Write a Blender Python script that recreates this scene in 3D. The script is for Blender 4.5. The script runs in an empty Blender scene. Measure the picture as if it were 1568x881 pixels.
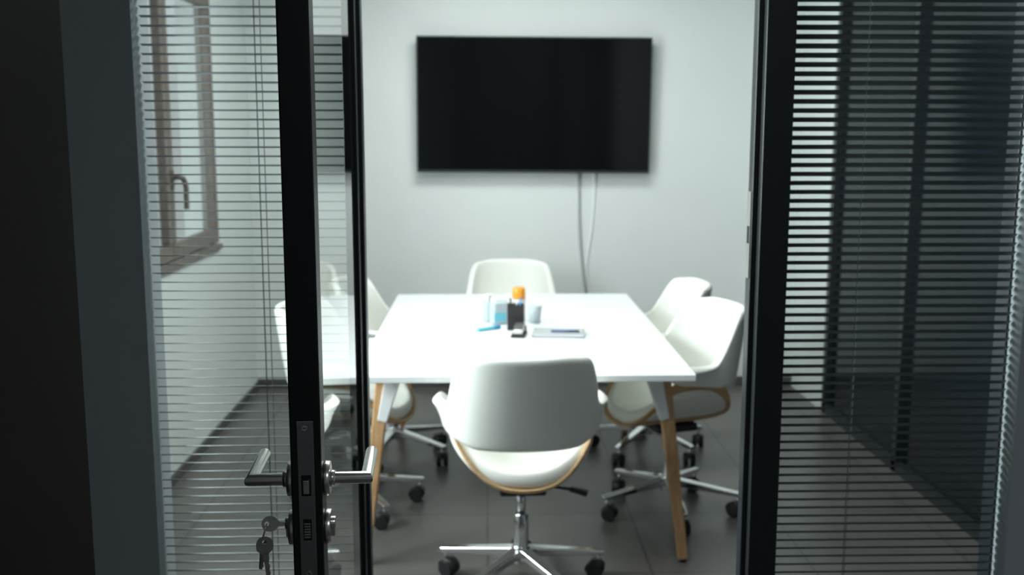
import bpy, bmesh, math, random
from mathutils import Vector, Matrix
random.seed(4)
S = bpy.context.scene
COL = S.collection
try:
    S.view_settings.view_transform = 'Standard'
    S.view_settings.look = 'None'
    S.view_settings.exposure = 0.0
except Exception: pass

# ---------------------------------------------------------------- materials
def mat(name, col, rough=0.5, metal=0.0, noise=0.0, nscale=20, bump=0.0, bscale=200, spec=0.5, coat=0.0):
    m = bpy.data.materials.new(name); m.use_nodes = True
    nt = m.node_tree; b = nt.nodes['Principled BSDF']
    b.inputs['Base Color'].default_value = (*col, 1)
    b.inputs['Roughness'].default_value = rough
    b.inputs['Metallic'].default_value = metal
    b.inputs['Specular IOR Level'].default_value = spec
    b.inputs['Coat Weight'].default_value = coat
    tc = nt.nodes.new('ShaderNodeTexCoord')
    if noise > 0:
        n = nt.nodes.new('ShaderNodeTexNoise'); n.inputs['Scale'].default_value = nscale
        n.inputs['Detail'].default_value = 4
        r = nt.nodes.new('ShaderNodeValToRGB')
        r.color_ramp.elements[0].position = 0.3; r.color_ramp.elements[1].position = 0.7
        r.color_ramp.elements[0].color = (*[c*(1-noise) for c in col], 1)
        r.color_ramp.elements[1].color = (*[min(1, c*(1+noise)) for c in col], 1)
        nt.links.new(tc.outputs['Object'], n.inputs['Vector'])
        nt.links.new(n.outputs['Fac'], r.inputs['Fac'])
        nt.links.new(r.outputs['Color'], b.inputs['Base Color'])
    if bump > 0:
        n2 = nt.nodes.new('ShaderNodeTexNoise'); n2.inputs['Scale'].default_value = bscale
        bp = nt.nodes.new('ShaderNodeBump'); bp.inputs['Strength'].default_value = bump
        bp.inputs['Distance'].default_value = 0.002
        nt.links.new(tc.outputs['Object'], n2.inputs['Vector'])
        nt.links.new(n2.outputs['Fac'], bp.inputs['Height'])
        nt.links.new(bp.outputs['Normal'], b.inputs['Normal'])
    return m

def wood_mat(name, c1, c2, rough=0.45, scale=(3, 3, 40)):
    m = bpy.data.materials.new(name); m.use_nodes = True
    nt = m.node_tree; b = nt.nodes['Principled BSDF']; b.inputs['Roughness'].default_value = rough
    tc = nt.nodes.new('ShaderNodeTexCoord'); mp = nt.nodes.new('ShaderNodeMapping')
    mp.inputs['Scale'].default_value = scale
    n = nt.nodes.new('ShaderNodeTexNoise'); n.inputs['Scale'].default_value = 3; n.inputs['Detail'].default_value = 6
    r = nt.nodes.new('ShaderNodeValToRGB')
    r.color_ramp.elements[0].position = .35; r.color_ramp.elements[1].position = .65
    r.color_ramp.elements[0].color = (*c1, 1); r.color_ramp.elements[1].color = (*c2, 1)
    nt.links.new(tc.outputs['Object'], mp.inputs['Vector']); nt.links.new(mp.outputs['Vector'], n.inputs['Vector'])
    nt.links.new(n.outputs['Fac'], r.inputs['Fac']); nt.links.new(r.outputs['Color'], b.inputs['Base Color'])
    return m

def glass_mat(name, base=0.05, tint=(0.93, 0.97, 0.96)):
    m = bpy.data.materials.new(name); m.use_nodes = True
    nt = m.node_tree; nt.nodes.clear()
    out = nt.nodes.new('ShaderNodeOutputMaterial'); mx = nt.nodes.new('ShaderNodeMixShader')
    t = nt.nodes.new('ShaderNodeBsdfTransparent'); t.inputs['Color'].default_value = (*tint, 1)
    g = nt.nodes.new('ShaderNodeBsdfGlossy'); g.inputs['Roughness'].default_value = 0.01
    lw = nt.nodes.new('ShaderNodeLayerWeight'); lw.inputs['Blend'].default_value = 0.5
    p = nt.nodes.new('ShaderNodeMath'); p.operation = 'POWER'; p.inputs[1].default_value = 5
    a = nt.nodes.new('ShaderNodeMath'); a.operation = 'MULTIPLY_ADD'
    a.inputs[1].default_value = 1-base; a.inputs[2].default_value = base; a.use_clamp = True
    nt.links.new(lw.outputs['Facing'], p.inputs[0]); nt.links.new(p.outputs[0], a.inputs[0])
    nt.links.new(a.outputs[0], mx.inputs['Fac'])
    nt.links.new(t.outputs[0], mx.inputs[1]); nt.links.new(g.outputs[0], mx.inputs[2])
    nt.links.new(mx.outputs[0], out.inputs['Surface'])
    return m

def tile_mat():
    m = bpy.data.materials.new('floor_tile_gray'); m.use_nodes = True
    nt = m.node_tree; b = nt.nodes['Principled BSDF']
    tc = nt.nodes.new('ShaderNodeTexCoord')
    br = nt.nodes.new('ShaderNodeTexBrick')
    br.offset = 0; br.squash = 1
    br.inputs['Scale'].default_value = 1
    br.inputs['Brick Width'].default_value = 0.6; br.inputs['Row Height'].default_value = 0.6
    br.inputs['Mortar Size'].default_value = 0.005; br.inputs['Mortar Smooth'].default_value = 0.1
    br.inputs['Color1'].default_value = (.112, .104, .098, 1); br.inputs['Color2'].default_value = (.132, .123, .116, 1)
    br.inputs['Mortar'].default_value = (.060, .057, .055, 1)
    n = nt.nodes.new('ShaderNodeTexNoise'); n.inputs['Scale'].default_value = 5; n.inputs['Detail'].default_value = 6
    mx = nt.nodes.new('ShaderNodeMix'); mx.data_type = 'RGBA'; mx.blend_type = 'MULTIPLY'
    mx.inputs['Factor'].default_value = 0.5
    nt.links.new(tc.outputs['Object'], br.inputs['Vector']); nt.links.new(tc.outputs['Object'], n.inputs['Vector'])
    r = nt.nodes.new('ShaderNodeValToRGB'); r.color_ramp.elements[0].color = (.6, .6, .6, 1); r.color_ramp.elements[1].color = (1.2, 1.2, 1.2, 1)
    nt.links.new(n.outputs['Fac'], r.inputs['Fac'])
    nt.links.new(br.outputs['Color'], mx.inputs['A']); nt.links.new(r.outputs['Color'], mx.inputs['B'])
    nt.links.new(mx.outputs['Result'], b.inputs['Base Color'])
    b.inputs['Roughness'].default_value = 0.32
    return m

M = {}
M['wall'] = mat('wall_paint_white', (.735, .770, .755), .7, noise=.02, nscale=2, bump=.1, bscale=150)
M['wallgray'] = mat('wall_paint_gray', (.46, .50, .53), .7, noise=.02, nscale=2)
M['walldark'] = mat('wall_unlit_dark_brown', (.018, .015, .012), .8, noise=.1, nscale=3, spec=.2)  # brownish near wall, its unlit darkness put into the colour
M['ceil'] = mat('ceiling_paint', (.8, .81, .8), .8)
M['floor'] = tile_mat()
M['skirt'] = mat('skirting_tile', (.09, .088, .085), .4)
M['black'] = mat('black_aluminium', (.010, .011, .012), .42, spec=.35)
M['dkframe'] = mat('anthracite_frame', (.016, .021, .026), .4)
M['steel'] = mat('satin_steel', (.66, .65, .62), .26, 1.0)
M['plate'] = mat('lock_plate_steel', (.30, .30, .30), .42, 1.0)
M['chrome'] = mat('chrome', (.85, .86, .87), .1, 1.0)
M['leather'] = mat('white_leatherette', (.84, .85, .79), .42, bump=.15, bscale=350)
M['ply'] = wood_mat('bent_plywood', (.50, .31, .14), (.62, .41, .21))
M['oak'] = wood_mat('oak_leg', (.46, .26, .12), (.58, .36, .18), scale=(30, 30, 2))
M['walnut'] = wood_mat('brown_window_wood', (.13, .105, .09), (.18, .145, .125), scale=(10, 10, 10))
M['tabletop'] = mat('white_laminate', (.81, .835, .84), .35)
M['whitemetal'] = mat('white_painted_metal', (.8, .82, .82), .4)
M['plastic'] = mat('black_plastic', (.015, .015, .016), .45)
M['screen'] = mat('tv_screen', (.003, .0035, .004), .10, spec=.35)
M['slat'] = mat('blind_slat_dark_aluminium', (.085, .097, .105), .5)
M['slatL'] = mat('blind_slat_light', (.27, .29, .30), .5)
M['cord'] = mat('blind_cord', (.2, .22, .22), .7)
M['glass'] = glass_mat('clear_glass')
M['winglass'] = glass_mat('window_glass', .06)
M['darkglass'] = mat('smoked_glass_panel', (.006, .010, .014), .10, spec=.2)
M['cable'] = mat('gray_cable', (.40, .43, .43), .5)
M['orange'] = mat('orange_plastic', (.85, .33, .03), .4)
M['blue'] = mat('blue_plastic', (.04, .25, .5), .4)
M['teal'] = mat('teal_print', (.15, .5, .6), .5)
M['paper'] = mat('paper_white', (.78, .78, .76), .7)
M['cover'] = mat('notebook_cover_blue', (.06, .085, .18), .5)
M['clearpl'] = mat('frosted_plastic', (.45, .52, .54), .3)
M['brass'] = mat('key_nickel', (.55, .53, .48), .3, 1.0)
M['void'] = mat('lock_cavity', (.003, .003, .003), .9)
def emis(name, col, s):
    m = bpy.data.materials.new(name); m.use_nodes = True
    b = m.node_tree.nodes['Principled BSDF']
    b.inputs['Emission Color'].default_value = (*col, 1); b.inputs['Emission Strength'].default_value = s
    return m
M['lamp'] = emis('ceiling_lamp_diffuser', (.93, 1, .98), 1.5)

# ---------------------------------------------------------------- helpers
def empty(name, loc=(0, 0, 0), rz=0, parent=None):
    o = bpy.data.objects.new(name, None); COL.objects.link(o)
    o.location = loc; o.rotation_euler = (0, 0, rz); o.empty_display_size = .1
    if parent: o.parent = parent
    return o

def mobj(name, verts, faces, m, parent=None, smooth=False):
    me = bpy.data.meshes.new(name); me.from_pydata([tuple(v) for v in verts], [], faces); me.update()
    bm = bmesh.new(); bm.from_mesh(me); bmesh.ops.recalc_face_normals(bm, faces=bm.faces); bm.to_mesh(me); bm.free()
    me.materials.append(m)
    if smooth:
        for p in me.polygons: p.use_smooth = True
    o = bpy.data.objects.new(name, me); COL.objects.link(o)
    if parent: o.parent = parent
    return o

def box(name, lo, hi, m, parent=None, bevel=0.0, seg=2):
    x0, y0, z0 = lo; x1, y1, z1 = hi
    v = [(x0,y0,z0),(x1,y0,z0),(x1,y1,z0),(x0,y1,z0),(x0,y0,z1),(x1,y0,z1),(x1,y1,z1),(x0,y1,z1)]
    f = [(0,3,2,1),(4,5,6,7),(0,1,5,4),(1,2,6,5),(2,3,7,6),(3,0,4,7)]
    o = mobj(name, v, f, m, parent)
    if bevel > 0:
        b = o.modifiers.new('bevel', 'BEVEL'); b.width = bevel; b.segments = seg
        for p in o.data.polygons: p.use_smooth = True
        b.harden_normals = True
    return o

def boxes(name, lst, m, parent=None, bevel=0.0):
    V, F = [], []
    for lo, hi in lst:
        k = len(V); x0, y0, z0 = lo; x1, y1, z1 = hi
        V += [(x0,y0,z0),(x1,y0,z0),(x1,y1,z0),(x0,y1,z0),(x0,y0,z1),(x1,y0,z1),(x1,y1,z1),(x0,y1,z1)]
        F += [tuple(i+k for i in f) for f in [(0,3,2,1),(4,5,6,7),(0,1,5,4),(1,2,6,5),(2,3,7,6),(3,0,4,7)]]
    o = mobj(name, V, F, m, parent)
    if bevel:
        b = o.modifiers.new('bevel', 'BEVEL'); b.width = bevel; b.segments = 2
    return o

def cyl(name, p1, p2, r1, r2, m, parent=None, n=24, bevel=0.0):
    p1 = Vector(p1); p2 = Vector(p2); d = (p2-p1); L = d.length
    q = d.to_track_quat('Z', 'Y').to_matrix()
    V = []; 
    for k, (p, r) in enumerate(((p1, r1), (p2, r2))):
        for i in range(n):
            a = 2*math.pi*i/n
            V.append(p + q @ Vector((r*math.cos(a), r*math.sin(a), 0)))
    F = [(i, (i+1) % n, n+(i+1) % n, n+i) for i in range(n)]
    F += [tuple(range(n-1, -1, -1)), tuple(range(n, 2*n))]
    o = mobj(name, V, F, m, parent)
    for p in o.data.polygons: p.use_smooth = len(p.vertices) == 4
    if bevel:
        b = o.modifiers.new('bevel', 'BEVEL'); b.width = bevel; b.segments = 2; b.limit_method = 'ANGLE'
    return o

def taper(name, p1, p2, w1, h1, w2, h2, m, parent=None, bevel=.003, up=(0,0,1)):
    """tapered rectangular bar"""
    p1 = Vector(p1); p2 = Vector(p2); d = (p2-p1).normalized(); up = Vector(up)
    s = d.cross(up).normalized(); u = s.cross(d).normalized()
    V = []
    for p, w, h in ((p1, w1, h1), (p2, w2, h2)):
        for a, b in ((-1,-1),(1,-1),(1,1),(-1,1)):
            V.append(p + s*a*w/2 + u*b*h/2)
    F = [(0,1,2,3),(7,6,5,4),(0,4,5,1),(1,5,6,2),(2,6,7,3),(3,7,4,0)]
    o = mobj(name, V, F, m, parent)
    if bevel:
        b = o.modifiers.new('bevel', 'BEVEL'); b.width = bevel; b.segments = 3
        for p in o.data.polygons: p.use_smooth = True
        b.harden_normals = True
    return o

def tube(name, pts, r, m, parent=None, smooth=True, res=6):
    cu = bpy.data.curves.new(name, 'CURVE'); cu.dimensions = '3D'; cu.bevel_depth = r; cu.bevel_resolution = res
    cu.use_fill_caps = True
    if smooth:
        sp = cu.splines.new('BEZIER'); sp.bezier_points.add(len(pts)-1)
        for b, p in zip(sp.bezier_points, pts):
            b.co = p; b.handle_left_type = b.handle_right_type = 'AUTO'
    else:
        sp = cu.splines.new('POLY'); sp.points.add(len(pts)-1)
        for b, p in zip(sp.points, pts): b.co = (*p, 1)
    cu.materials.append(m)
    o = bpy.data.objects.new(name, cu); COL.objects.link(o)
    if parent: o.parent = parent
    return o

def sstep(a, b, x):
    t = max(0, min(1, (x-a)/(b-a))); return t*t*(3-2*t)

# ---------------------------------------------------------------- room shell
XL, XR, YB, YP, ZC = -1.43, 1.92, 6.40, 2.34, 2.75     # left/right/back walls, partition, ceiling
YF = -2.0
HXL, HXR = -1.75, 2.2
box('floor', (-1.9, YF-.1, -.1), (2.4, YB+.15, 0), M['floor'])
box('ceiling', (-1.9, YF-.1, ZC), (2.4, YB+.15, ZC+.1), M['ceil'])
box('wall_back', (-1.7, YB, 0), (2.3, YB+.15, ZC), M['wall'])
# left wall with two window openings, the nearer one added for light
Z0, Z1 = 1.0, 2.30
WA = (4.36, 5.60); WB = (2.80, 3.98)
T = .18
boxes('wall_left', [((XL-T, YP+.12, 0), (XL, YB, Z0)), ((XL-T, YP+.12, Z1), (XL, YB, ZC)),
                    ((XL-T, YP+.12, Z0), (XL, WB[0], Z1)), ((XL-T, WB[1], Z0), (XL, WA[0], Z1)),
                    ((XL-T, WA[1], Z0), (XL, YB, Z1))], M['wall'])
# right wall: solid white pier then smoked glass partition
YR = 5.80
box('wall_right', (XR, YR, 0), (XR+.12, YB, ZC), M['wall'])
g = empty('smoked_glass_partition')
box('panel', (XR+.03, YP+.12, 0.0), (XR+.08, YR, ZC), M['darkglass'], g)
boxes('frame', [((XR, y, 0), (XR+.1, y+.05, ZC)) for y in (2.5, 3.55, 4.70, YR-.06)] +
      [((XR, YP+.12, ZC-.06), (XR+.1, YR-.01, ZC)), ((XR, YP+.12, 0), (XR+.1, YR-.01, .05))], M['dkframe'], g)
# hall
XG = 1.235
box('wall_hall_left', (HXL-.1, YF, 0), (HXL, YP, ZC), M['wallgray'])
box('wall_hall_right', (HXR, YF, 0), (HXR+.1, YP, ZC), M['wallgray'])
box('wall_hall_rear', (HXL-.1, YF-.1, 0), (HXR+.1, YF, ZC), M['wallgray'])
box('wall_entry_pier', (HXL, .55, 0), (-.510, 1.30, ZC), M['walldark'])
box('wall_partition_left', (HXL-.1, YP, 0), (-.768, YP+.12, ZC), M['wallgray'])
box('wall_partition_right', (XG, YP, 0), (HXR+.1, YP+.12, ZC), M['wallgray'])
# skirting
box('baseboard_back', (XL, YB-.012, 0), (XR, YB, .06), M['skirt'])
box('baseboard_left', (XL, YP+.12, 0), (XL+.012, YB-.012, .05), M['skirt'])
ZH = 2.2
# ---------------------------------------------------------------- partition frame
pf = empty('glazed_partition_frame')
lx0, lx1 = -.314, -.285
rx0, rx1 = .618, .684
boxes('posts_and_dark_strip', [((lx0, YP, 0), (lx1, YP+.10, ZC)), ((rx0, YP, 0), (rx1, YP+.10, ZC)),
                ((lx0+.010, YP+.03, 0), (lx1+.008, YP+.07, ZC)), ((rx0-.012, YP+.03, 0), (rx1-.012, YP+.07, ZC)),
                ((XG-.006, YP+.062, 0), (XG, YP+.122, ZC))], M['dkframe'], pf, .002)  # last box: dark strip added to cover the right wall's lit end face
boxes('rails', [((-.768, YP, 0), (lx0, YP+.10, .05)), ((rx1, YP, 0), (XG, YP+.10, .05)),
                ((-.768, YP, ZC-.05), (lx0, YP+.10, ZC)), ((rx1, YP, ZC-.05), (XG, YP+.10, ZC)),
                ((lx1, YP, ZH), (rx0, YP+.10, ZH+.07)), ((lx1, YP, ZC-.05), (rx0, YP+.10, ZC))], M['dkframe'], pf, .002)
def quadY(name, x0, x1, y, z0, z1, m, parent):
    return mobj(name, [(x0,y,z0),(x1,y,z0),(x1,y,z1),(x0,y,z1)], [(0,1,2,3)], m, parent)
quadY('glass_left', -.768, lx0, YP+.012, .05, ZC-.05, M['glass'], pf)
quadY('glass_right', rx1, XG, YP+.012, .05, ZC-.05, M['glass'], pf)
quadY('glass_transom', lx1, rx0, YP+.05, ZH+.07, ZC-.05, M['glass'], pf)
# strike plate
box('strike_plate', (rx0-.0145, YP+.035, 1.26), (rx0-.012, YP+.065, 1.46), M['steel'], pf)
box('strike_plate_hole', (rx0-.0150, YP+.042, 1.34), (rx0-.0140, YP+.058, 1.38), M['void'], pf)

def blind(name, x0, x1, y, z0, z1, pitch, w, tilt, m, cords):
    root = empty(name)
    V, F = [], []
    z = z0
    c, s = math.cos(tilt), math.sin(tilt)
    while z < z1:
        k = len(V)
        for x in (x0, x1):
            for t, h in ((-.5, 0), (-.2, .0013), (.2, .0013), (.5, 0)):
                yy = t*w*c - h*s; zz = t*w*s + h*c
                V.append((x, y+yy, z+zz))
        F += [(k, k+1, k+5, k+4), (k+1, k+2, k+6, k+5), (k+2, k+3, k+7, k+6)]
        z += pitch
    o = mobj('slats', V, F, m, root, True)
    sol = o.modifiers.new('thick', 'SOLIDIFY'); sol.thickness = .0006
    for cx in cords:
        cyl('ladder_cord', (cx, y-w*.5, z0), (cx, y-w*.5, z1), .0013, .0013, M['cord'], root, 6)
        cyl('lift_cord', (cx+.010, y+w*.45, z0), (cx+.010, y+w*.45, z1), .0011, .0011, M['cord'], root, 6)
    box('bottom_rail', (x0, y-.009, z0-.02), (x1, y+.009, z0-.008), m, root, .002)
    box('head_rail', (x0, y-.012, z1), (x1, y+.012, z1+.03), m, root, .002)
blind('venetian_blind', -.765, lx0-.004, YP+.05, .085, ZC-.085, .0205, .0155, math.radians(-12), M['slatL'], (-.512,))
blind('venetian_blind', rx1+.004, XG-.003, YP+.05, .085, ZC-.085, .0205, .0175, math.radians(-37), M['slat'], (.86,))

# ---------------------------------------------------------------- windows
def window(name, y0, y1, splits):
    root = empty(name)
    x0, x1 = XL-.07, XL-.032
    f = .05
    L = [((x0, y0, Z0), (x1, y1, Z0+f)), ((x0, y0, Z1-f), (x1, y1, Z1)),
         ((x0, y0, Z0+f), (x1, y0+f, Z1-f)), ((x0, y1-f, Z0+f), (x1, y1, Z1-f))]
    boxes('frame', L, M['walnut'], root, .004)
    ys = [y0+.025] + splits + [y1-.025]
    for i in range(len(ys)-1):
        a, b = ys[i]+.001, ys[i+1]-.001
        s = .055; X0, X1 = XL-.031, XL+.008
        boxes('sash_%d' % (i+1), [((X0, a, Z0+.01), (X1, b, Z0+.01+s+.02)), ((X0, a, Z1-.03-s), (X1, b, Z1-.03)),
              ((X0, a, Z0+.03+s), (X1, a+s, Z1-.03-s)), ((X0, b-s, Z0+.03+s), (X1, b, Z1-.03-s))], M['walnut'], root, .005)
        mobj('pane_%d' % (i+1), [(XL-.015, a+s, Z0+.03+s), (XL-.015, b-s, Z0+.03+s), (XL-.015, b-s, Z1-.03-s), (XL-.015, a+s, Z1-.03-s)],
             [(0,1,2,3)], M['winglass'], root)
    if splits:
        hy = splits[0]+.025
        box('handle_rose', (XL+.008, hy-.015, 1.33), (XL+.016, hy+.015, 1.42), M['walnut'], root, .003)
        tube('handle_grip', [(XL+.01, hy, 1.385), (XL+.05, hy, 1.385), (XL+.06, hy+.02, 1.36), (XL+.06, hy+.03, 1.29), (XL+.06, hy+.03, 1.24)], .012, M['walnut'], root)
    box('sill', (XL-.03, y0, Z0-.03), (XL+.02, y1, Z0-.001), M['walnut'], root, .004)
window('window_1', WA[0], WA[1], [4.76])
window('added_light_window', WB[0], WB[1], [3.39])  # unseen window added to bring in light from the left

# ---------------------------------------------------------------- television
tv = empty('wall_mounted_television', (0.285, YB-.080, 1.743))
tv.rotation_euler = (math.radians(1.5), math.radians(.35), 0)
W, H = 1.395/2, .80/2
box('cabinet', (-W, -.012, -H), (W, .022, H), M['plastic'], tv, .004)
box('rear_housing', (-W*.7, .022, -H*.75), (W*.7, .05, H*.5), M['plastic'], tv, .01)
box('screen_panel', (-W+.008, -.0135, -H+.016), (W-.008, -.0115, H-.008), M['screen'], tv)
box('bottom_bezel', (-W+.004, -.0145, -H+.001), (W-.004, -.0115, -H+.014), M['plastic'], tv, .001)
box('bracket', (-.2, .05, -.15), (.2, .070, .15), M['plastic'], tv)
cb = empty('television_cable')
tube('power_cord', [(.555, YB-.03, 1.40), (.565, YB-.008, 1.25), (.575, YB-.007, .95), (.60, YB-.007, .7), (.64, YB-.007, .45), (.66, YB-.01, .34)], .0095, M['cable'], cb)
tube('signal_cord', [(.655, YB-.03, 1.40), (.66, YB-.007, 1.2), (.645, YB-.006, .98), (.62, YB-.006, .75), (.66, YB-.006, .5), (.70, YB-.01, .34)], .006, M['whitemetal'], cb)
box('power_socket_plate', (.60, YB-.009, .28), (.76, YB, .36), M['whitemetal'], None, .003)

# ---------------------------------------------------------------- table
tb = empty('conference_table', (.137, 4.53, 0))
tw, tl = .605, .93
box('tabletop', (-tw, -tl, .715), (tw, tl, .74), M['tabletop'], tb, .003)
boxes('underframe', [((-tw+.09, -tl+.20, .675), (tw-.09, -tl+.24, .715)), ((-tw+.09, tl-.24, .675), (tw-.09, tl-.20, .715)),
                     ((-tw+.14, -tl+.2, .675), (-tw+.18, tl-.2, .715)), ((tw-.18, -tl+.2, .675), (tw-.14, tl-.2, .715))], M['whitemetal'], tb, .003)
for i, (sx, sy) in enumerate(((-1,-1),(1,-1),(1,1),(-1,1))):
    top = Vector((sx*(tw-.085), sy*(tl-.22), .712)); ft = Vector((sx*(tw-.012), sy*(tl-.10), .008))
    taper('leg_%d' % (i+1), top, ft, .046, .056, .034, .036, M['oak'], tb, .006, up=(1,0,0))
    cyl('leg_foot_%d' % (i+1), (ft.x, ft.y, 0), (ft.x, ft.y, .01), .014, .014, M['plastic'], tb)
    d = (ft-top).normalized(); q = top + d*.19
    taper('leg_sleeve_%d' % (i+1), top + Vector((-sx*.040, -sy*-.006, 0)), q + Vector((-sx*.012, sy*.004, 0)), .062, .060, .046, .034, M['whitemetal'], tb, .003, up=(1,0,0))

# ---------------------------------------------------------------- chair
def chair(loc, rz, phase=18, hz=0.0):
    c = empty('office_armchair', (loc[0], loc[1], 0), math.radians(rz))
    NU, NV = 44, 9
    TH = math.radians(118)
    V, F = [], []
    for i in range(NU+1):
        u = -1 + 2*i/NU; s = abs(u); th = u*TH
        top = .888 - .012*sstep(.18, .42, s) - .195*sstep(.42, .70, s) - .035*sstep(.93, 1, s)
        bot = .562 + .018*sstep(.3, .55, s) + .03*sstep(.55, .9, s) + .03*sstep(.9, 1, s)
        wing = sstep(.62, .86, s)
        for j in range(NV+1):
            v = j/NV
            z = bot + (top-bot)*v
            lean = (z-.565)/.32
            a = .243 + .004*lean*(1-wing) + wing*.020 + wing*.040*v*v
            b = .215 + .055*lean
            ct, st = math.cos(th), math.sin(th)
            ex = .82
            x = a*math.copysign(abs(st)**ex, st)
            y = -b*math.copysign(abs(ct)**ex, ct) - .01
            if s > .8: y += .03*(s-.8)/.2
            k = math.sin(math.pi*v)*.012
            V.append((x*(1+k), y*(1+k), z+hz))
    for i in range(NU):
        for j in range(NV):
            p = i*(NV+1)+j
            F.append((p, p+NV+1, p+NV+2, p+1))
    o = mobj('backrest_with_arms', V, F, M['leather'], c, True)
    sol = o.modifiers.new('s', 'SOLIDIFY'); sol.thickness = .034; sol.offset = 0
    ss = o.modifiers.new('ss', 'SUBSURF'); ss.levels = ss.render_levels = 2
    def bowl(name, a, b, zoff, th, m, rise=.19, n=40, rings=8, yo=0.0):
        V, F = [], []
        V.append((0, yo, .405+zoff+hz))
        for r_ in range(1, rings+1):
            r = r_/rings
            for k in range(n):
                ph = 2*math.pi*k/n
                cx, sx = math.cos(ph), math.sin(ph)
                x = a*r*math.copysign(abs(cx)**.80, cx); y = b*r*math.copysign(abs(sx)**.80, sx)
                z = .405 + zoff + rise*abs(x/.262)**2.6*(1-.35*sstep(.08, .24, y)) + .022*r**5*(1 if y < 0.1 else .2)
                V.append((x, y+yo, z+hz))
        for k in range(n): F.append((0, 1+k, 1+(k+1) % n))
        for r_ in range(rings-1):
            for k in range(n):
                p = 1+r_*n+k; q = 1+r_*n+(k+1) % n
                F.append((p, p+n, q+n, q))
        o = mobj(name, V, F, m, c, True)
        s_ = o.modifiers.new('s', 'SOLIDIFY'); s_.thickness = th; s_.offset = 0
        ss = o.modifiers.new('ss', 'SUBSURF'); ss.levels = ss.render_levels = 2
        return o
    bowl('plywood_seat_pan', .266, .245, 0, .016, M['ply'], rise=.215, yo=.02)
    bowl('seat_cushion', .240, .230, .034, .056, M['leather'], rise=.165, yo=.022)
    box('tilt_mechanism', (-.08, -.09, .362+hz), (.08, .09, .396+hz), M['plastic'], c, .008)
    cyl('lever_rod', (.05, .0, .375+hz), (.17, -.04, .368+hz), .005, .005, M['plastic'], c, 10)
    taper('lever_paddle', (.165, -.038, .369+hz), (.225, -.058, .358+hz), .022, .014, .03, .018, M['plastic'], c, .004)
    cyl('gas_lift', (0, 0, .25), (0, 0, .366+hz), .016, .016, M['chrome'], c)
    cyl('lift_column', (0, 0, .12), (0, 0, .27), .027, .025, M['chrome'], c, 24, .002)
    cyl('base_hub', (0, 0, .095), (0, 0, .155), .036, .032, M['chrome'], c, 24, .004)
    for k in range(5):
        a = math.radians(phase - rz + 72*k)
        dx, dy = math.cos(a), math.sin(a)
        taper('base_leg_%d' % (k+1), (dx*.02, dy*.02, .132), (dx*.310, dy*.310, .094), .046, .032, .028, .018, M['chrome'], c, .005)
        cw = empty('caster_%d' % (k+1), (dx*.290, dy*.290, 0), a + random.uniform(-1.2, 1.2), c)
        cyl('stem', (0, 0, .05), (0, 0, .088), .006, .006, M['steel'], cw, 10)
        for sgn in (-1, 1):
            cyl('wheel', (-.012, sgn*.006, .030), (-.012, sgn*.028, .030), .030, .029, M['plastic'], cw, 24, .003)
        V, F = [], []
        n = 10
        for i in range(n+1):
            t = math.radians(20 + 170*i/n)
            for yy in (-.024, .024):
                V.append((-.012+.034*math.cos(t), yy, .030+.034*math.sin(t)))
        for i in range(n): F.append((2*i, 2*i+1, 2*i+3, 2*i+2))
        h = mobj('caster_hood', V, F, M['plastic'], cw, True)
        s_ = h.modifiers.new('s', 'SOLIDIFY'); s_.thickness = .003
    return c

chair((.118, 3.50), 2, 14)
chair((.137, 5.76), 180, 30, -.03)
chair((.765, 4.23), 107, -88)
chair((.800, 5.05), 98, 18, -.025)
chair((-.575, 4.30), -104, 15)
chair((-.46, 5.00), -100, -33)

# ---------------------------------------------------------------- table items
ZT = .74
pc = empty('pen_holder', (.125, 4.47, ZT))
boxes('cup', [((-.036, -.03, 0), (.036, .03, .004)), ((-.036, -.03, .004), (-.033, .03, .11)), ((.033, -.03, .004), (.036, .03, .11)),
              ((-.033, -.03, .004), (.033, -.027, .11)), ((-.033, .027, .004), (.033, .03, .11))], M['plastic'], pc)
for i, (a, b, m) in enumerate(((.012, .01, 'blue'), (-.012, .005, 'plastic'), (.002, -.012, 'steel'))):
    cyl('pen_%d' % (i+1), (a, b, .005), (a*1.9, b*1.8, .135), .004, .004, M[m], pc, 10)
gb = empty('glue_bottle', (.145, 4.66, ZT))
cyl('body', (0, 0, 0), (0, 0, .105), .030, .030, M['paper'], gb, 24, .004)
cyl('shoulder', (0, 0, .105), (0, 0, .12), .030, .028, M['orange'], gb)
cyl('cap', (0, 0, .12), (0, 0, .155), .031, .028, M['orange'], gb, 24, .003)
wb = empty('wet_wipes_pack', (.055, 4.60, ZT), math.radians(20))
box('pack', (-.04, -.03, 0), (.04, .03, .105), M['clearpl'], wb, .015, 3)
box('label', (-.034, -.0315, .015), (.020, -.0300, .055), M['teal'], wb)
box('lid', (-.025, -.018, .105), (.025, .018, .115), M['whitemetal'], wb, .003)
sb = empty('sanitizer_bottle', (.005, 4.66, ZT))
cyl('body', (0, 0, 0), (0, 0, .09), .024, .024, M['clearpl'], sb, 24, .005)
cyl('neck', (0, 0, .09), (0, 0, .105), .010, .010, M['whitemetal'], sb, 16)
cyl('pump_head', (0, 0, .105), (0, 0, .125), .014, .014, M['whitemetal'], sb, 16, .002)
cyl('spout', (0, 0, .118), (-.035, -.005, .114), .005, .004, M['whitemetal'], sb, 12)
mk = empty('marker_pen', (0.00, 4.44, ZT+.009), math.radians(35))
cyl('barrel', (-.05, 0, 0), (.035, 0, 0), .0085, .0085, M['teal'], mk, 16, .001)
cyl('cap', (.035, 0, 0), (.07, 0, 0), .009, .008, M['blue'], mk, 16, .001)
st = empty('stapler', (.135, 4.32, ZT), math.radians(-8))
box('base', (-.03, -.05, 0), (.03, .06, .012), M['plastic'], st, .003)
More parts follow.
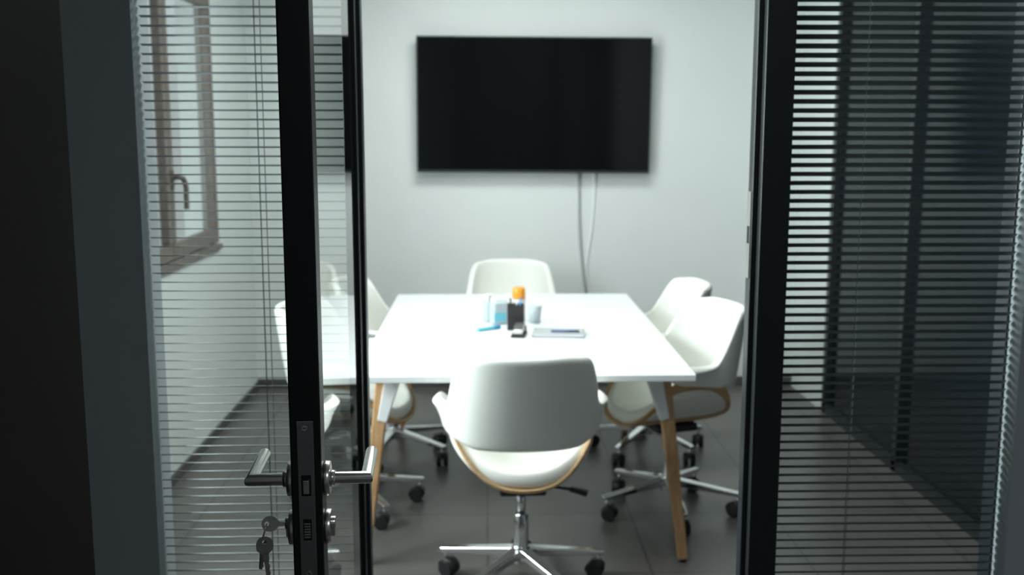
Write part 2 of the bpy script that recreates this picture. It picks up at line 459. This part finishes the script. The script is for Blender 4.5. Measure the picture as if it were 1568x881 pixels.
taper('arm', (0, .058, .034), (0, -.048, .024), .044, .030, .040, .018, M['steel'], st, .005)
box('hinge_block', (-.026, .04, .006), (.026, .06, .036), M['plastic'], st, .003)
cupo = empty('paper_cup', (.215, 4.62, ZT))
cyl('cup_body', (0, 0, 0), (0, 0, .08), .024, .034, M['clearpl'], cupo)
tube('rim', [(.034*math.cos(t*math.pi/6), .034*math.sin(t*math.pi/6), .08) for t in range(13)], .0018, M['paper'], cupo)
nb = empty('notebook', (.305, 4.34, ZT), math.radians(-6))
box('cover_bottom', (-.110, -.07, 0), (.110, .07, .004), M['cover'], nb)
box('pages', (-.106, -.066, .004), (.107, .066, .014), M['paper'], nb)
box('cover_top', (-.110, -.07, .014), (.110, .07, .016), M['cable'], nb)
pn = empty('ballpoint_pen', (.33, 4.31, ZT+.0215), math.radians(-4))
cyl('barrel', (-.06, 0, 0), (.06, 0, 0), .005, .005, M['cover'], pn, 12)
cyl('tip', (.06, 0, 0), (.074, 0, 0), .005, .001, M['steel'], pn, 12)

# ---------------------------------------------------------------- open glass door
P0 = Vector((-.238, 1.45, 0)); P1 = Vector((-.283, 2.325, 0))
ang = math.atan2(-(P1.x-P0.x), (P1.y-P0.y))
door = empty('door_1', P0, ang)
DL = (P1-P0).length; DT = .044; DH = 2.17; sw = .055; se = .018
boxes('leaf_stiles', [((-DT, 0, .01), (0, sw, DH)), ((-.028, DL-se, .01), (0, DL, DH)),
                      ((-DT, sw, .01), (0, DL-se, .10)), ((-DT, sw, DH-sw), (0, DL-se, DH))], M['black'], door, .0025)
def quadX(name, x, y0, y1, z0, z1, m, parent):
    return mobj(name, [(x,y0,z0),(x,y1,z0),(x,y1,z1),(x,y0,z1)], [(0,1,2,3)], m, parent)
quadX('pane', -.005, sw, DL-se, .10, DH-sw, M['glass'], door)
for i, z in enumerate((.25, 1.98)):
    cyl('hinge_%d' % (i+1), (.008, DL+.002, z-.05), (.008, DL+.002, z+.05), .008, .008, M['dkframe'], door, 16)
zh, zc = 1.092, 1.022
box('lock_face_plate', (-.034, -.0025, .95), (-.010, .0005, 1.19), M['plate'], door, .0012)
boxes('latch_pocket', [((-.029, -.0030, zh-.013), (-.015, -.0024, zh+.018)), ((-.028, -.0030, zc-.010), (-.016, -.0024, zc+.022))], M['void'], door)
taper('latch_bolt', (-.022, -.001, zh+.002), (-.022, -.010, zh+.002), .012, .022, .008, .02, M['steel'], door, .001)
boxes('deadbolt', [((-.0265, -.0038, zc-.006+.004*k), (-.0175, -.0026, zc-.0035+.004*k)) for k in range(6)], M['steel'], door)
for i, z in enumerate((1.180, .962)):
    cyl('plate_screw_%d' % (i+1), (-.022, -.0040, z), (-.022, -.002, z), .0042, .0042, M['steel'], door, 16)
    box('screw_slot_%d' % (i+1), (-.0245, -.0044, z-.0005), (-.0195, -.0039, z+.0005), M['void'], door)
hy = .036
for side, sx, x0 in (('outer', 1, 0.0), ('inner', -1, -DT)):
    cyl('lever_rosette_'+side, (x0, hy, zh), (x0+sx*.009, hy, zh), .026, .0255, M['steel'], door, 40, .0015)
    cyl('cylinder_rosette_'+side, (x0, hy, zc-.004), (x0+sx*.009, hy, zc-.004), .026, .0255, M['steel'], door, 40, .0015)
    box('key_cylinder_'+side, (min(x0, x0+sx*.014), hy-.006, zc-.018), (max(x0, x0+sx*.014), hy+.006, zc+.004), M['steel'], door, .002)
    cyl('cylinder_core_'+side, (x0, hy, zc+.002), (x0+sx*.015, hy, zc+.002), .009, .009, M['steel'], door, 24, .001)
    xe = x0+sx*.062
    cyl('lever_collar_'+side, (x0+sx*.009, hy, zh), (x0+sx*.016, hy, zh), .0125, .0115, M['steel'], door, 24)
    n = 24; r = .0092; V = []; F = []
    rings = []
    for k in range(n):
        a = 2*math.pi*k/n; rings.append((r*math.cos(a), r*math.sin(a)))
    for (e, z_) in rings: V.append((x0+sx*.008, hy+e, zh+z_))
    for (e, z_) in rings: V.append((xe-sx*e, hy+e, zh+z_))
    for (e, z_) in rings: V.append((xe-sx*e, hy+.125, zh+z_))
    for b in (0, n):
        for k in range(n): F.append((b+k, b+(k+1) % n, b+n+(k+1) % n, b+n+k))
    F += [tuple(range(n)), tuple(range(2*n, 3*n))]
    lv = mobj('lever_'+side, V, F, M['steel'], door)
    for p in lv.data.polygons: p.use_smooth = len(p.vertices) == 4
    es = lv.modifiers.new('es', 'EDGE_SPLIT'); es.split_angle = math.radians(40)

ky = empty('key_bunch', (0, 0, 0), 0, None)
ky.location = door.location; ky.rotation_euler = door.rotation_euler
def key(name, M4, blade=.028, bow=.012):
    n = 28; V = []; F = []
    hr = .0035; t = .0012
    for z in (-t, t):
        for k in range(n):
            a = 2*math.pi*k/n; V.append((bow*1.12*math.cos(a), bow*math.sin(a), z))
        for k in range(n):
            a = 2*math.pi*k/n; V.append((-bow*.45+hr*math.cos(a), hr*math.sin(a), z))
    for k in range(n):
        q = (k+1) % n
        F += [(k, q, n+q, n+k), (2*n+k, 3*n+k, 3*n+q, 2*n+q), (k, 2*n+k, 2*n+q, q), (n+k, n+q, 3*n+q, 3*n+k)]
    k0 = len(V)
    prof = [(bow*.9, -.004), (bow+blade, -.004), (bow+blade+.003, 0), (bow+blade*.9, .003), (bow+blade*.75, .0015), (bow+blade*.6, .0035),
            (bow+blade*.45, .0018), (bow+blade*.3, .0035), (bow*.9, .004)]
    for z in (-t, t):
        for p in prof: V.append((p[0], p[1], z))
    m_ = len(prof)
    F += [tuple(k0+i for i in range(m_)), tuple(k0+m_+i for i in reversed(range(m_)))]
    for i in range(m_):
        j = (i+1) % m_; F.append((k0+i, k0+j, k0+m_+j, k0+m_+i))
    V = [M4 @ Vector(v) for v in V]
    return mobj(name, V, F, M['brass'], ky)
kx = -DT-.015
def frame(o, xd, yd):
    xd = Vector(xd).normalized(); yd = Vector(yd); yd = (yd - xd*yd.dot(xd)).normalized(); zd = xd.cross(yd)
    m_ = Matrix((xd, yd, zd)).transposed().to_4x4(); m_.translation = Vector(o); return m_
key('key_inserted', frame((kx-.022, hy, zc+.002), (1, 0, 0), (0, .35, 1)), .008, .0115)
rc = Vector((kx-.030, hy-.003, zc-.008))
tube('key_ring', [rc + Vector((.3*.011*math.cos(t*math.pi/8), .011*math.sin(t*math.pi/8)*.75, .011*math.cos(t*math.pi/8))) for t in range(17)], .0009, M['steel'], ky)
key('key_hanging', frame((kx-.030, hy-.008, zc-.028), (.10, 0, -1), (1, .35, 0)), .034, .0125)
key('key_hanging_second', frame((kx-.034, hy-.001, zc-.030), (-.12, .25, -1), (.8, 1, 0)), .030, .0115)

# ---------------------------------------------------------------- ceiling lamps
def lamp(name, loc, sx, sy, power, col=(.95, 1, .985)):
    root = empty(name, loc)
    boxes('housing', [((-sx/2-.02, -sy/2-.02, -.02), (sx/2+.02, -sy/2, 0)), ((-sx/2-.02, sy/2, -.02), (sx/2+.02, sy/2+.02, 0)),
                      ((-sx/2-.02, -sy/2, -.02), (-sx/2, sy/2, 0)), ((sx/2, -sy/2, -.02), (sx/2+.02, sy/2, 0))], M['whitemetal'], root)
    mobj('diffuser', [(-sx/2, -sy/2, -.006), (sx/2, -sy/2, -.006), (sx/2, sy/2, -.006), (-sx/2, sy/2, -.006)], [(0,1,2,3)], M['lamp'], root)
    l = bpy.data.lights.new(name+'_light', 'AREA'); l.shape = 'RECTANGLE'; l.size = sx; l.size_y = sy; l.energy = power; l.color = col
    o = bpy.data.objects.new('light_source', l); COL.objects.link(o); o.parent = root; o.location = (0, 0, -.022)
lamp('added_hall_lamp', (.15, 3.3, ZC), 1.2, .6, 23)
lamp('added_hall_lamp', (.15, 5.0, ZC), 1.2, .6, 29)
lamp('added_hall_lamp', (.6, -.6, ZC), .5, .5, 9.0, (.93, .97, 1))  # unseen lamp added behind the camera to brighten the dark hall

# area lamp added as daylight through the unseen, added nearer window
l = bpy.data.lights.new('added_window_daylight', 'AREA'); l.shape = 'RECTANGLE'; l.size = 1.15; l.size_y = 1.25; l.energy = 150; l.color = (.90, .98, 1)
o = bpy.data.objects.new('added_window_daylight', l); COL.objects.link(o)
o.location = (XL-.35, (WB[0]+WB[1])/2, 1.75); o.rotation_euler = (0, math.radians(-90), 0)

# overcast sky with a dull grey townscape below the skyline
w = bpy.data.worlds.new('overcast_sky'); S.world = w; w.use_nodes = True
nt = w.node_tree; bg = nt.nodes['Background']
tc = nt.nodes.new('ShaderNodeTexCoord'); sp = nt.nodes.new('ShaderNodeSeparateXYZ'); rp = nt.nodes.new('ShaderNodeValToRGB')
rp.color_ramp.elements[0].position = .50; rp.color_ramp.elements[0].color = (.42, .45, .45, 1)
rp.color_ramp.elements[1].position = .62; rp.color_ramp.elements[1].color = (.85, .93, 1, 1)
mm = nt.nodes.new('ShaderNodeMath'); mm.operation = 'MULTIPLY_ADD'; mm.inputs[1].default_value = .5; mm.inputs[2].default_value = .5
nt.links.new(tc.outputs['Generated'], sp.inputs[0]); nt.links.new(sp.outputs['Z'], mm.inputs[0]); nt.links.new(mm.outputs[0], rp.inputs['Fac'])
nt.links.new(rp.outputs['Color'], bg.inputs['Color'])
bg.inputs['Strength'].default_value = 1.0

# ---------------------------------------------------------------- camera
cd = bpy.data.cameras.new('camera'); cam = bpy.data.objects.new('camera', cd); COL.objects.link(cam)
cam.location = (0, 0, 1.6)
cam.rotation_euler = (math.radians(90-8.6), 0, math.radians(-1.4))
cd.sensor_width = 36; cd.lens = 36.73; cd.clip_start = .02
cd.dof.use_dof = True; cd.dof.focus_distance = 1.53; cd.dof.aperture_fstop = 5.2
S.camera = cam
